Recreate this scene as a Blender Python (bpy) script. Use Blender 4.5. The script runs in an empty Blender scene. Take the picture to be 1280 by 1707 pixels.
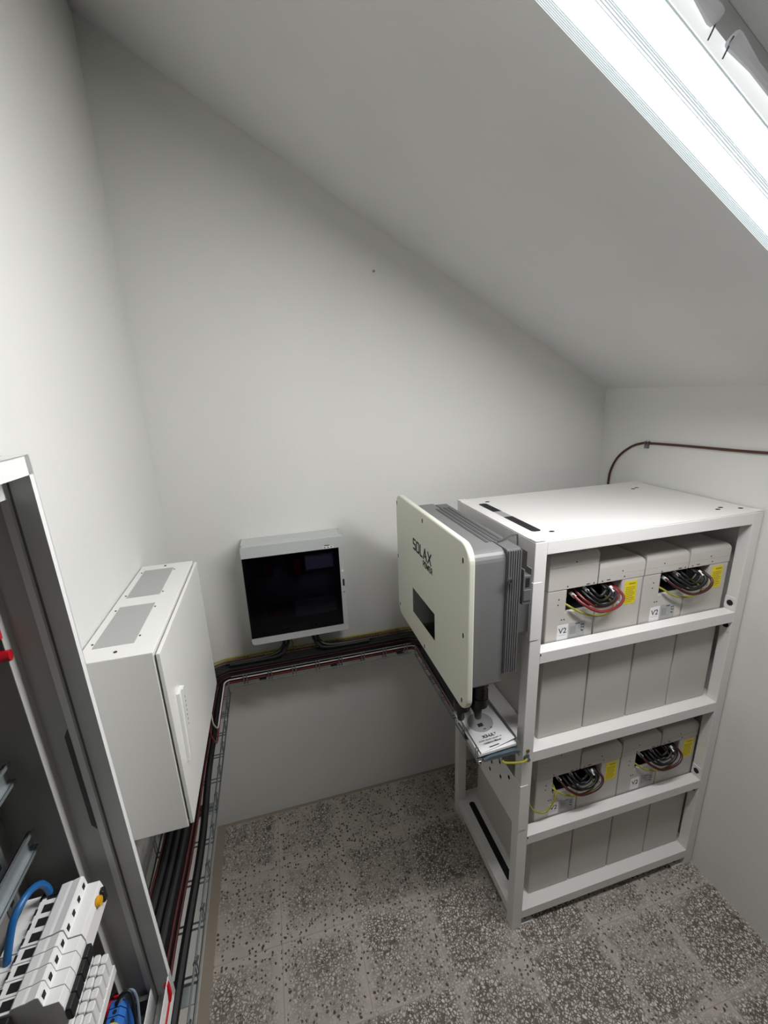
import bpy, bmesh, math, random
from mathutils import Vector, Matrix
random.seed(7)
SC = bpy.context.scene
COL = SC.collection
PI = math.pi

# ------------------------------------------------------------------ camera
cam_d = bpy.data.cameras.new('camera')
cam = bpy.data.objects.new('camera', cam_d)
COL.objects.link(cam)
SC.camera = cam
YAW, PITCH, ROLL = math.radians(14.534), math.radians(15.678), math.radians(-2.1956)
fw = Vector((math.sin(YAW) * math.cos(PITCH), math.cos(YAW) * math.cos(PITCH), -math.sin(PITCH)))
rt = Vector((math.cos(YAW), -math.sin(YAW), 0))
up = rt.cross(fw)
cr, sr = math.cos(ROLL), math.sin(ROLL)
rt2 = rt * cr + up * sr
up2 = up * cr - rt * sr
m = Matrix((rt2, up2, -fw)).transposed().to_4x4()
m.translation = Vector((0.4515, -1.8715, 2.1187))
cam.matrix_world = m
cam_d.sensor_fit = 'VERTICAL'
cam_d.sensor_height = 36.0
cam_d.lens = 715.72 / 1707 * 36.0
cam_d.clip_start = 0.02

# ------------------------------------------------------------------ world, exposure, lamp strength
W_STRENGTH = 0.02
TUBE_EMIT = 85.0
EXPOSURE = 0.0
world = bpy.data.worlds.new('world')
SC.world = world
world.use_nodes = True
world.node_tree.nodes['Background'].inputs[0].default_value = (0.8, 0.86, 1.0, 1)
world.node_tree.nodes['Background'].inputs[1].default_value = W_STRENGTH
SC.view_settings.view_transform = 'Standard'
SC.view_settings.look = 'None'
SC.view_settings.gamma = 1
SC.view_settings.use_curve_mapping = False
SC.view_settings.exposure = EXPOSURE

# ------------------------------------------------------------------ dimensions (metres)
W, H, HL = 2.112, 2.091, 3.289          # room width, right wall height, left wall height
YN = -2.45                                # near end of the room, behind the camera
SL = (HL - H) / W                        # slope of the ceiling


# ------------------------------------------------------------------ materials
def lin(c):
    return tuple(((v / 255) / 12.92 if v / 255 <= 0.04045 else ((v / 255 + 0.055) / 1.055) ** 2.4) for v in c)


def mat(name, rgb, rough=0.5, metal=0.0, spec=0.5, noise=0.0, nscale=8.0, bump=0.0, bscale=200.0, emit=None, estr=0.0):
    mt = bpy.data.materials.new(name)
    mt.use_nodes = True
    nt = mt.node_tree
    b = nt.nodes['Principled BSDF']
    c = lin(rgb)
    b.inputs['Base Color'].default_value = (*c, 1)
    b.inputs['Roughness'].default_value = rough
    b.inputs['Metallic'].default_value = metal
    b.inputs['Specular IOR Level'].default_value = spec
    if emit:
        b.inputs['Emission Color'].default_value = (*lin(emit), 1)
        b.inputs['Emission Strength'].default_value = estr
    tc = nt.nodes.new('ShaderNodeTexCoord')
    if noise > 0:
        n = nt.nodes.new('ShaderNodeTexNoise')
        n.inputs['Scale'].default_value = nscale
        n.inputs['Detail'].default_value = 4
        nt.links.new(tc.outputs['Object'], n.inputs['Vector'])
        r = nt.nodes.new('ShaderNodeMapRange')
        r.inputs[1].default_value, r.inputs[2].default_value = 0.3, 0.7
        r.inputs[3].default_value, r.inputs[4].default_value = 1 - noise, 1 + noise
        nt.links.new(n.outputs['Fac'], r.inputs[0])
        mx = nt.nodes.new('ShaderNodeMix')
        mx.data_type = 'RGBA'
        mx.blend_type = 'MULTIPLY'
        mx.inputs['Factor'].default_value = 1
        mx.inputs['A'].default_value = (*c, 1)
        nt.links.new(r.outputs[0], mx.inputs['B'])
        nt.links.new(mx.outputs['Result'], b.inputs['Base Color'])
    if bump > 0:
        n2 = nt.nodes.new('ShaderNodeTexNoise')
        n2.inputs['Scale'].default_value = bscale
        n2.inputs['Detail'].default_value = 3
        nt.links.new(tc.outputs['Object'], n2.inputs['Vector'])
        bp = nt.nodes.new('ShaderNodeBump')
        bp.inputs['Strength'].default_value = bump
        bp.inputs['Distance'].default_value = 0.002
        nt.links.new(n2.outputs['Fac'], bp.inputs['Height'])
        nt.links.new(bp.outputs['Normal'], b.inputs['Normal'])
    return mt


def terrazzo():
    mt = bpy.data.materials.new('terrazzo_tiles')
    mt.use_nodes = True
    nt = mt.node_tree
    N, L = nt.nodes, nt.links
    b = N['Principled BSDF']
    b.inputs['Roughness'].default_value = 0.62
    b.inputs['Specular IOR Level'].default_value = 0.3
    tc = N.new('ShaderNodeTexCoord')
    pos = tc.outputs['Object']

    def math_(op, a, bb=None, clamp=False):
        n = N.new('ShaderNodeMath')
        n.operation = op
        n.use_clamp = clamp
        for i, v in enumerate((a, bb)):
            if v is None:
                continue
            if isinstance(v, (int, float)):
                n.inputs[i].default_value = v
            else:
                L.new(v, n.inputs[i])
        return n.outputs[0]

    def mixc(f, a, bb):
        n = N.new('ShaderNodeMix')
        n.data_type = 'RGBA'
        for key, v in (('Factor', f), ('A', a), ('B', bb)):
            if isinstance(v, tuple):
                n.inputs[key].default_value = (*v, 1)
            elif isinstance(v, (int, float)):
                n.inputs[key].default_value = v
            else:
                L.new(v, n.inputs[key])
        return n.outputs['Result']

    def rng(v, a, bb, c=0.0, d=1.0):
        n = N.new('ShaderNodeMapRange')
        n.inputs[1].default_value, n.inputs[2].default_value = a, bb
        n.inputs[3].default_value, n.inputs[4].default_value = c, d
        L.new(v, n.inputs[0])
        return n.outputs[0]

    sep = N.new('ShaderNodeSeparateXYZ')
    L.new(pos, sep.inputs[0])
    T = 0.3045
    tx = math_('DIVIDE', math_('ADD', sep.outputs[0], T * 4 - 0.292), T)
    ty = math_('DIVIDE', math_('ADD', sep.outputs[1], T * 12 + 0.292), T)
    fx, fy = math_('FRACT', tx), math_('FRACT', ty)
    ix, iy = math_('FLOOR', tx), math_('FLOOR', ty)
    cmb = N.new('ShaderNodeCombineXYZ')
    L.new(ix, cmb.inputs[0])
    L.new(iy, cmb.inputs[1])
    wn = N.new('ShaderNodeTexWhiteNoise')
    wn.noise_dimensions = '2D'
    L.new(cmb.outputs[0], wn.inputs['Vector'])
    rnd = wn.outputs['Value']
    # distance to tile edge (0 at joint, 0.5 in the middle)
    ex = math_('MINIMUM', fx, math_('SUBTRACT', 1.0, fx))
    ey = math_('MINIMUM', fy, math_('SUBTRACT', 1.0, fy))
    edge = math_('MINIMUM', ex, ey)
    # warped coordinates for irregular stone chips
    nz = N.new('ShaderNodeTexNoise')
    nz.inputs['Scale'].default_value = 70
    L.new(pos, nz.inputs['Vector'])
    sc = N.new('ShaderNodeVectorMath')
    sc.operation = 'MULTIPLY_ADD'
    L.new(nz.outputs['Color'], sc.inputs[0])
    sc.inputs[1].default_value = (0.013, 0.013, 0.0)
    L.new(pos, sc.inputs[2])
    v1 = N.new('ShaderNodeTexVoronoi')
    v1.feature = 'DISTANCE_TO_EDGE'
    v1.inputs['Scale'].default_value = 100
    L.new(sc.outputs[0], v1.inputs['Vector'])
    v1c = N.new('ShaderNodeTexVoronoi')
    v1c.inputs['Scale'].default_value = 100
    L.new(sc.outputs[0], v1c.inputs['Vector'])
    v2 = N.new('ShaderNodeTexVoronoi')
    v2.inputs['Scale'].default_value = 80
    v2.inputs['Randomness'].default_value = 1.0
    L.new(sc.outputs[0], v2.inputs['Vector'])
    big = N.new('ShaderNodeTexNoise')
    big.inputs['Scale'].default_value = 5.5
    big.inputs['Detail'].default_value = 2
    L.new(pos, big.inputs['Vector'])
    # how strongly ground open (white chips with dark gaps) the tile is here
    worn = math_('ADD', math_('MULTIPLY', rnd, 0.9), math_('MULTIPLY', rng(big.outputs['Fac'], 0.3, 0.7), 0.75))
    worn = math_('ADD', worn, rng(edge, 0.015, 0.15, -0.45, 0.0))
    worn = rng(worn, 0.15, 0.95, 0.0, 0.92)
    sepc = N.new('ShaderNodeSeparateColor')
    L.new(v1c.outputs['Color'], sepc.inputs[0])
    chip = mixc(sepc.outputs[0], lin((166, 159, 149)), lin((216, 209, 198)))
    darkstone = rng(sepc.outputs[1], 0.90, 0.93)
    chip = mixc(darkstone, chip, lin((84, 79, 74)))
    gap = rng(v1.outputs['Distance'], 0.07, 0.20)
    opened = mixc(gap, lin((86, 80, 73)), chip)
    sep2 = N.new('ShaderNodeSeparateColor')
    L.new(v2.outputs['Color'], sep2.inputs[0])
    speck = math_('MULTIPLY', rng(v2.outputs['Distance'], 0.44, 0.32), rng(sep2.outputs[0], 0.54, 0.56))
    paste = mixc(rng(big.outputs['Fac'], 0.3, 0.7), lin((174, 167, 157)), lin((194, 187, 176)))
    lightchip = math_('MULTIPLY', rng(v2.outputs['Distance'], 0.45, 0.38), rng(sep2.outputs[1], 0.55, 0.6))
    paste = mixc(math_('MULTIPLY', lightchip, 0.45), paste, lin((206, 197, 184)))
    closed = mixc(speck, paste, lin((66, 60, 55)))
    c = mixc(worn, closed, opened)
    tone = math_('ADD', 0.97, math_('MULTIPLY', rnd, 0.2))
    mul = N.new('ShaderNodeMix')
    mul.data_type = 'RGBA'
    mul.blend_type = 'MULTIPLY'
    mul.inputs['Factor'].default_value = 1
    L.new(c, mul.inputs['A'])
    L.new(tone, mul.inputs['B'])
    joint = rng(edge, 0.003, 0.008)
    # cement strip along the walls, where the tiles stop
    strip = math_('MINIMUM', sep.outputs[0], math_('ADD', math_('MULTIPLY', sep.outputs[1], -1.0), 0.016))
    c2 = mixc(joint, lin((162, 155, 145)), mul.outputs['Result'])
    c3 = mixc(rng(strip, 0.030, 0.036), lin((150, 140, 126)), c2)
    L.new(c3, b.inputs['Base Color'])
    bp = N.new('ShaderNodeBump')
    bp.inputs['Strength'].default_value = 0.15
    bp.inputs['Distance'].default_value = 0.002
    L.new(joint, bp.inputs['Height'])
    L.new(bp.outputs['Normal'], b.inputs['Normal'])
    return mt


def tinted_pane():
    mt = bpy.data.materials.new('dark_tinted_pane')
    mt.use_nodes = True
    nt = mt.node_tree
    nt.nodes.clear()
    o = nt.nodes.new('ShaderNodeOutputMaterial')
    t = nt.nodes.new('ShaderNodeBsdfTransparent')
    t.inputs[0].default_value = (0.42, 0.42, 0.50, 1)
    g = nt.nodes.new('ShaderNodeBsdfGlossy')
    g.inputs['Roughness'].default_value = 0.06
    g.inputs[0].default_value = (1, 1, 1, 1)
    f = nt.nodes.new('ShaderNodeFresnel')
    f.inputs[0].default_value = 1.3
    mx = nt.nodes.new('ShaderNodeMixShader')
    nt.links.new(f.outputs[0], mx.inputs[0])
    nt.links.new(t.outputs[0], mx.inputs[1])
    nt.links.new(g.outputs[0], mx.inputs[2])
    nt.links.new(mx.outputs[0], o.inputs[0])
    return mt


def frosted():
    mt = bpy.data.materials.new('frosted_white_clip')
    mt.use_nodes = True
    nt = mt.node_tree
    nt.nodes.clear()
    o = nt.nodes.new('ShaderNodeOutputMaterial')
    d = nt.nodes.new('ShaderNodeBsdfDiffuse')
    d.inputs[0].default_value = (0.85, 0.85, 0.86, 1)
    t = nt.nodes.new('ShaderNodeBsdfTranslucent')
    t.inputs[0].default_value = (0.9, 0.9, 0.92, 1)
    mx = nt.nodes.new('ShaderNodeMixShader')
    mx.inputs[0].default_value = 0.6
    nt.links.new(d.outputs[0], mx.inputs[1])
    nt.links.new(t.outputs[0], mx.inputs[2])
    nt.links.new(mx.outputs[0], o.inputs[0])
    return mt


M = dict(
    wall=mat('white_wall_paint', (222, 222, 218), 0.85, spec=0.2, noise=0.018, nscale=2.2, bump=0.35, bscale=160),
    ceil=mat('ceiling_paint', (217, 217, 215), 0.85, spec=0.2, noise=0.045, nscale=1.6, bump=0.3, bscale=140),
    floor=terrazzo(),
    darkwall=mat('bounce_cutting_dark_brown', (62, 57, 53), 0.6, noise=0.05),  # for the unseen end wall, toned dark to cut bounce light
    rack=mat('white_rack_enamel', (226, 225, 222), 0.38, noise=0.01, nscale=3),
    cabinet=mat('white_cabinet_enamel', (234, 234, 230), 0.3, bump=0.04, bscale=500),
    filter=mat('grey_filter_mesh', (178, 180, 178), 0.8, bump=0.5, bscale=900),
    encl=mat('light_grey_enamel', (218, 219, 217), 0.42, bump=0.06, bscale=500),
    battery=mat('battery_grey_enamel', (193, 189, 183), 0.55, bump=0.05, bscale=600),
    seam=mat('dark_seam', (70, 68, 66), 0.8),
    cream=mat('cream_panel', (216, 218, 203), 0.42),
    invgrey=mat('inverter_grey', (114, 114, 114), 0.45),
    invdark=mat('heatsink_grey', (98, 98, 98), 0.5),
    groove=mat('groove_grey', (78, 78, 78), 0.7),
    screen=mat('black_display', (14, 15, 17), 0.1, spec=0.25),
    black=mat('black_plastic', (24, 24, 27), 0.4),
    cable=mat('black_cable_sheath', (11, 11, 12), 0.5),
    red=mat('red_cable_sheath', (118, 36, 38), 0.4),
    maroon=mat('dark_red_sheath', (60, 14, 16), 0.45),
    orange=mat('orange_brown_sheath', (112, 60, 40), 0.5),
    yg=mat('yellow_green_sheath', (152, 150, 46), 0.45),
    white_c=mat('white_sheath', (214, 212, 206), 0.5),
    bluec=mat('blue_sheath', (24, 92, 150), 0.4),
    greyc=mat('grey_blue_sheath', (110, 122, 138), 0.45),
    brown=mat('brown_sheath', (78, 44, 30), 0.5),
    steel=mat('galvanised_steel', (132, 137, 138), 0.3, metal=0.85),
    zinc=mat('zinc_sheet', (176, 184, 186), 0.4, metal=0.75, noise=0.05, nscale=30),
    darksteel=mat('dull_zinc', (120, 126, 128), 0.5, metal=0.6),
    hole=mat('dark_hole', (20, 20, 20), 0.9),
    unit=mat('consumer_unit_grey', (188, 192, 190), 0.4),
    pane=tinted_pane(),
    frosted=frosted(),
    inner=mat('shade_toned_inner_enamel', (132, 131, 127), 0.5),  # enclosure enamel darkened in colour to stand for the shade deep inside
    framegrey=mat('grey_frame_enamel', (176, 176, 173), 0.45),
    innergrey=mat('inner_grey', (150, 150, 152), 0.6),
    redsw=mat('red_switch', (170, 20, 22), 0.4),
    white=mat('white_plastic', (228, 228, 226), 0.4),
    paper=mat('white_paper', (232, 232, 232), 0.7),
    papergrey=mat('printed_grey', (168, 170, 170), 0.7),
    ink=mat('black_ink', (34, 35, 38), 0.6),
    fadeink=mat('grey_ink', (150, 150, 150), 0.7),
    yellow=mat('yellow_sticker', (226, 206, 26), 0.5),
    yink=mat('olive_ink', (158, 138, 20), 0.6),
    amber=mat('amber_button', (214, 158, 24), 0.35),
    redplast=mat('red_plastic', (170, 14, 30), 0.35),
    blueplast=mat('blue_plastic', (48, 108, 186), 0.4),
    bluebag=mat('blue_plastic_bag', (80, 96, 103), 0.18),
    lampbody=mat('lamp_housing_white', (232, 232, 232), 0.4),
    lens=mat('clear_ribbed_lens', (236, 240, 242), 0.25, emit=(234, 236, 236), estr=0.86),
    lensgrey=mat('ribbed_lens_groove', (196, 204, 206), 0.3, emit=(196, 208, 212), estr=0.42),
    lit=mat('lit_tube_glow', (255, 255, 255), 0.4, emit=(254, 253, 254), estr=TUBE_EMIT),
    copper=mat('brass_bolt', (150, 120, 70), 0.35, metal=0.9),
)


# ------------------------------------------------------------------ mesh helpers
OFF = {}


class MB:
    def __init__(self):
        self.v, self.f, self.mi = [], [], []
        self.cur = 0

    def add(self, vs, fs):
        o = len(self.v)
        self.v += [tuple(p) for p in vs]
        for f in fs:
            self.f.append([i + o for i in f])
            self.mi.append(self.cur)
        return self

    def box(self, x0, x1, y0, y1, z0, z1):
        x0, x1 = min(x0, x1), max(x0, x1)
        y0, y1 = min(y0, y1), max(y0, y1)
        z0, z1 = min(z0, z1), max(z0, z1)
        vs = [(x0, y0, z0), (x1, y0, z0), (x1, y1, z0), (x0, y1, z0), (x0, y0, z1), (x1, y0, z1), (x1, y1, z1), (x0, y1, z1)]
        return self.add(vs, [(3, 2, 1, 0), (4, 5, 6, 7), (0, 1, 5, 4), (1, 2, 6, 5), (2, 3, 7, 6), (3, 0, 4, 7)])

    def prism(self, poly, axis, a, b):
        """poly: list of (u,v); axis 'x': (u,v)=(y,z); 'y': (x,z); 'z': (x,y)."""
        def P(u, v, t):
            return {'x': (t, u, v), 'y': (u, t, v), 'z': (u, v, t)}[axis]
        n = len(poly)
        vs = [P(u, v, a) for u, v in poly] + [P(u, v, b) for u, v in poly]
        fs = [tuple(range(n))[::-1], tuple(range(n, 2 * n))]
        for i in range(n):
            j = (i + 1) % n
            fs.append((i, j, n + j, n + i))
        return self.add(vs, fs)

    def tube(self, pts, r, seg=8, caps=True, smooth=0):
        pts = [Vector(p) for p in pts]
        rs = r if isinstance(r, (list, tuple)) else [r] * len(pts)
        if smooth:
            pts, rs = catmull(pts, rs, smooth)
        n = len(pts)
        tang = []
        for i in range(n):
            t = pts[min(i + 1, n - 1)] - pts[max(i - 1, 0)]
            tang.append(t.normalized() if t.length > 1e-9 else Vector((0, 0, 1)))
        ref = Vector((0, 0, 1)) if abs(tang[0].z) < 0.9 else Vector((1, 0, 0))
        nrm = (ref - tang[0] * ref.dot(tang[0])).normalized()
        vs, fs = [], []
        for i in range(n):
            nrm = (nrm - tang[i] * nrm.dot(tang[i])).normalized()
            bn = tang[i].cross(nrm)
            for k in range(seg):
                a = 2 * PI * k / seg
                vs.append(pts[i] + (nrm * math.cos(a) + bn * math.sin(a)) * rs[i])
        for i in range(n - 1):
            for k in range(seg):
                k2 = (k + 1) % seg
                fs.append((i * seg + k, i * seg + k2, (i + 1) * seg + k2, (i + 1) * seg + k))
        if caps:
            fs.append(tuple(range(seg))[::-1])
            fs.append(tuple((n - 1) * seg + k for k in range(seg)))
        return self.add(vs, fs)

    def cyl(self, p0, p1, r, seg=16):
        return self.tube([p0, p1], r, seg)

    def build(self, name, material, parent=None, bevel=0.0, smooth=False, seg=2, at=None):
        me = bpy.data.meshes.new(name)
        if parent is not None:
            o0 = OFF[parent.name]
            org = Vector((0, 0, 0))
        else:
            if at is None:
                xs = [p[0] for p in self.v]
                ys = [p[1] for p in self.v]
                zs = [p[2] for p in self.v]
                at = ((min(xs) + max(xs)) / 2, (min(ys) + max(ys)) / 2, min(zs))
            o0 = Vector(at)
            org = o0
        me.from_pydata([(p[0] - o0[0], p[1] - o0[1], p[2] - o0[2]) for p in self.v], [], self.f)
        mats = material if isinstance(material, list) else [material]
        for mm in mats:
            me.materials.append(mm)
        if len(mats) > 1:
            me.polygons.foreach_set('material_index', self.mi)
        bm = bmesh.new()
        bm.from_mesh(me)
        bmesh.ops.recalc_face_normals(bm, faces=bm.faces)
        bm.to_mesh(me)
        bm.free()
        if smooth:
            for p in me.polygons:
                p.use_smooth = True
        ob = bpy.data.objects.new(name, me)
        COL.objects.link(ob)
        ob.location = org
        if parent is not None:
            ob.parent = parent
        OFF[ob.name] = Vector(o0)
        if smooth:
            es = ob.modifiers.new('split', 'EDGE_SPLIT')
            es.split_angle = math.radians(40)
        if bevel > 0:
            bv = ob.modifiers.new('bevel', 'BEVEL')
            bv.width = bevel
            bv.segments = seg
            bv.limit_method = 'ANGLE'
            bv.angle_limit = math.radians(40)
        return ob


def catmull(pts, rs, k):
    out, ro = [], []
    n = len(pts)
    for i in range(n - 1):
        p0, p1, p2, p3 = pts[max(i - 1, 0)], pts[i], pts[i + 1], pts[min(i + 2, n - 1)]
        for s in range(k):
            t = s / k
            t2, t3 = t * t, t * t * t
            out.append(0.5 * ((2 * p1) + (p2 - p0) * t + (2 * p0 - 5 * p1 + 4 * p2 - p3) * t2 + (3 * p1 - p0 - 3 * p2 + p3) * t3))
            ro.append(rs[i] * (1 - t) + rs[i + 1] * t)
    out.append(pts[-1])
    ro.append(rs[-1])
    return out, ro


def rrect(u0, u1, v0, v1, r, seg=6):
    if not isinstance(r, (tuple, list)):
        r = (r, r, r, r)            # corners: (u0v0, u1v0, u1v1, u0v1)
    out = []
    for (cu, cv, a0, rr) in ((u0 + r[0], v0 + r[0], PI, r[0]), (u1 - r[1], v0 + r[1], 1.5 * PI, r[1]),
                             (u1 - r[2], v1 - r[2], 0, r[2]), (u0 + r[3], v1 - r[3], 0.5 * PI, r[3])):
        if rr < 1e-6:
            out.append((cu, cv))
            continue
        for k in range(seg + 1):
            a = a0 + 0.5 * PI * k / seg
            out.append((cu + rr * math.cos(a), cv + rr * math.sin(a)))
    return out


def tag(o, label=None, cat=None, group=None, kind=None):
    if label:
        o['label'] = label
    if cat:
        o['category'] = cat
    if group:
        o['group'] = group
    if kind:
        o['kind'] = kind
    return o


def thing(name, label, cat, loc, group=None):
    o = bpy.data.objects.new(name, None)
    COL.objects.link(o)
    o.location = loc
    o.empty_display_size = 0.05
    OFF[o.name] = Vector(loc)
    return tag(o, label, cat, group)


def struct(o):
    o['kind'] = 'structure'
    return o


def box(name, material, parent, x0, x1, y0, y1, z0, z1, bevel=0.0, **k):
    return MB().box(x0, x1, y0, y1, z0, z1).build(name, material, parent, bevel, **k)


def text_mesh(name, body, size, material, parent, origin, xdir, ydir, extrude=0.0004, bold=0.0, align='LEFT', sx=1.0, shear=0.0):
    """Lettering lying in the plane spanned by xdir, ydir (world space), at a world-space origin."""
    cu = bpy.data.curves.new(name, 'FONT')
    cu.body = body
    cu.size = size
    cu.offset = bold
    cu.extrude = extrude
    cu.align_x = align
    cu.shear = shear
    tmp = bpy.data.objects.new(name + '_tmp', cu)
    COL.objects.link(tmp)
    bpy.context.view_layer.update()
    dg = bpy.context.evaluated_depsgraph_get()
    me = bpy.data.meshes.new_from_object(tmp.evaluated_get(dg))
    bpy.data.objects.remove(tmp)
    X, Y = Vector(xdir).normalized(), Vector(ydir).normalized()
    Z = X.cross(Y)
    o0 = OFF[parent.name]
    for v in me.vertices:
        p = Vector(origin) + X * (v.co.x * sx) + Y * v.co.y + Z * v.co.z
        v.co = p - o0
    me.materials.clear()
    me.materials.append(material)
    ob = bpy.data.objects.new(name, me)
    COL.objects.link(ob)
    ob.parent = parent
    OFF[ob.name] = o0
    return ob


# ------------------------------------------------------------------ the room
fl = MB().box(-0.15, W + 0.15, YN - 0.1, 0.15, -0.1, 0.0).build('floor', M['floor'], at=(0, 0, 0))
struct(fl)
LX0, LX1 = -0.009, 0.005                         # the left wall leans a little out of true
def ceil_z(x):
    return HL - SL * x
wl = MB().prism([(LX0, -0.1), (LX1, HL + 0.35), (-0.2, HL + 0.35), (-0.2, -0.1)], 'y', YN, 0.15)
struct(wl.build('wall_left', M['wall'], at=(0, 0, 0)))
struct(MB().box(-0.2, W + 0.2, 0, 0.15, -0.1, HL + 0.35).build('wall_back', M['wall'], at=(0, 0, 0)))
struct(MB().box(W, W + 0.15, YN, 0.0, -0.1, H + 0.2).build('wall_right', M['wall'], at=(0, 0, 0)))
struct(MB().box(-0.2, W + 0.2, YN - 0.15, YN, -0.1, HL + 0.35).build('wall_front', M['darkwall'], at=(0, 0, 0)))
cz = MB().prism([(-0.2, ceil_z(-0.2)), (W + 0.15, ceil_z(W + 0.15)), (W + 0.15, ceil_z(W + 0.15) + 0.15), (-0.2, ceil_z(-0.2) + 0.15)], 'y', YN, 0.15)
struct(cz.build('ceiling', M['ceil'], at=(0, 0, 0)))

# ------------------------------------------------------------------ fluorescent lamp on the slope
N_ = Vector((-SL, 0, -1)).normalized()           # out of the ceiling, into the room
T_ = Vector((1, 0, -SL)).normalized()            # down the slope
def LP(x, y, d):
    return Vector((x, y, ceil_z(x))) + N_ * d
LXA, LXB = 0.74, 1.86
lamp = thing('fluorescent_light', 'long white twin tube batten light fixed to the sloping ceiling', 'light', LP(1.18, -1.2, 0.0))
def lamp_strip(poly, xa=LXA, xb=LXB, mb=None):
    mb = mb or MB()
    a = [LP(xa, y, d) for y, d in poly]
    b = [LP(xb, y, d) for y, d in poly]
    n = len(poly)
    fs = [tuple(range(n))[::-1], tuple(range(n, 2 * n))]
    for i in range(n):
        j = (i + 1) % n
        fs.append((i, j, n + j, n + i))
    return mb.add(a + b, fs)
lamp_strip([(-1.155, 0.001), (-1.246, 0.001), (-1.250, 0.0595), (-1.152, 0.0595)]).build('housing', M['lampbody'], lamp)
lamp_strip([(-1.138, 0.062), (-1.266, 0.062), (-1.2690, 0.0895), (-1.1395, 0.0895)], LXA + 0.01, LXB - 0.01).build('diffuser', M['lens'], lamp)
for (ya, yb) in ((-1.1665, -1.1990), (-1.2225, -1.2625)):
    lamp_strip([(ya, 0.0897), (yb, 0.0897), (yb + 0.001, 0.0915), (ya - 0.001, 0.0915)], LXA + 0.02, LXB - 0.02).build('lit_tube', M['lit'], lamp)
rb = MB()
for yy in (-1.1420, -1.1450, -1.1480, -1.1510, -1.1540, -1.1570, -1.1600, -1.2010, -1.2060, -1.2105, -1.2140, -1.2165, -1.2190, -1.2645, -1.2660):
    lamp_strip([(yy, 0.0897), (yy - 0.0012, 0.0897), (yy - 0.0006, 0.0911)], LXA + 0.01, LXB - 0.01, rb)
rb.build('lens_ribs', M['lensgrey'], lamp)
def clip(xa, xb, fat_at_b):
    r = [0.0058, 0.0060, 0.0064, 0.0105, 0.0095]
    xs = [xa, xa + (xb - xa) * 0.35, xa + (xb - xa) * 0.8, xb - 0.006 * (1 if xb > xa else -1), xb]
    mb = MB()
    mb.tube([LP(x, -1.2755, 0.064) for x in xs], r, 8)
    c = MB()
    e = LP(xb, -1.2765, 0.070)
    cl = mb.build('clip', M['frosted'], lamp, smooth=True)
    c.tube([e + Vector((0, -0.004, 0.004)), e, e + Vector((0, 0.003, -0.006)), e + Vector((-0.003, 0.006, -0.016))], 0.0012, 6)
    c.build('clip_hook', M['darksteel'], cl)
    return cl
clip(0.95, 1.133, True)
clip(1.40, 1.163, True)

# ------------------------------------------------------------------ battery rack
XL, XR, YF, YB, ZT = 1.193, 2.106, -0.8125, -0.252, 1.666
rack = thing('battery_rack', 'tall white steel rack holding two tiers of grey battery boxes by the right wall', 'rack', ((XL + XR) / 2, (YF + YB) / 2, 0))
PW = 0.042
for (x0, x1, y0, y1) in ((XL, XL + PW, YF, YF + PW), (XR - PW, XR, YF, YF + PW), (XL, XL + PW, YB - PW, YB), (XR - PW, XR, YB - PW, YB)):
    box('post', M['rack'], rack, x0, x1, y0, y1, 0, ZT - 0.003, 0.002)
# top panel with its folded front edge
box('top_panel', M['rack'], rack, XL + 0.001, XR - 0.001, YF + 0.002, YB, ZT - 0.003, ZT, 0.001)
box('top_beam', M['rack'], rack, XL + PW, XR - PW, YF, YF + 0.03, 1.620, ZT - 0.0035, 0.0015)
box('top_beam', M['rack'], rack, XL, XL + 0.03, YF + PW, YB - PW, 1.620, ZT - 0.0035, 0.0015)
for (x0, x1, y0, y1) in ((XL, XL + 0.034, YF, YF + 0.034), (XR - 0.034, XR, YF, YF + 0.034), (XL, XL + 0.034, YB - 0.034, YB), (XR - 0.034, XR, YB - 0.034, YB)):
    box('corner_tab', M['rack'], rack, x0, x1, y0, y1, ZT, ZT + 0.0025, 0.001)
sl = MB()
sl2 = MB()
sl.prism(rrect(1.240, 1.275, -0.470, -0.345, (0, 0, 0.012, 0.012)), 'z', ZT, ZT + 0.0006)
sl2.prism(rrect(1.240, 1.275, -0.725, -0.545, (0.012, 0.012, 0, 0)), 'z', ZT, ZT + 0.0006)
sl.build('panel_slot', M['hole'], rack)
sl2.build('panel_slot', M['hole'], rack)
sg = MB().box(1.241, 1.274, -0.545, -0.470, ZT, ZT + 0.0005)
sg.build('slot_insert', M['innergrey'], rack)
for (x, y) in ((1.292, -0.326), (1.298, -0.742), (1.975, -0.372), (2.005, -0.360), (1.985, -0.742), (2.015, -0.728), (2.068, -0.760)):
    MB().prism([(x + 0.010 * math.cos(a * PI / 6), y + 0.0065 * math.sin(a * PI / 6)) for a in range(12)], 'z', ZT, ZT + 0.0006).build('panel_hole', M['hole'], rack)
# the two shelves with front lips
for (zs, nm) in ((0.876, 'shelf'), (0.089, 'shelf')):
    s = MB()
    s.box(XL + 0.003, XR - 0.003, YF + 0.0025, YB, zs - 0.004, zs)
    s.box(XL + PW, XR - PW, YF + 0.0005, YF + 0.0025, zs - 0.042, zs)
    s.box(XL + 0.001, XL + 0.003, YF + PW, YB - PW, zs - 0.042, zs)
    s.box(XR - 0.003, XR - 0.001, YF + PW, YB - PW, zs - 0.042, zs)
    s.build(nm, M['rack'], rack)
s2 = MB()
s2.prism(rrect(1.239, 1.268, -0.700, -0.320, 0.012), 'z', 0.0892, 0.0898)
s2.build('shelf_slot', M['hole'], rack)
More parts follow.
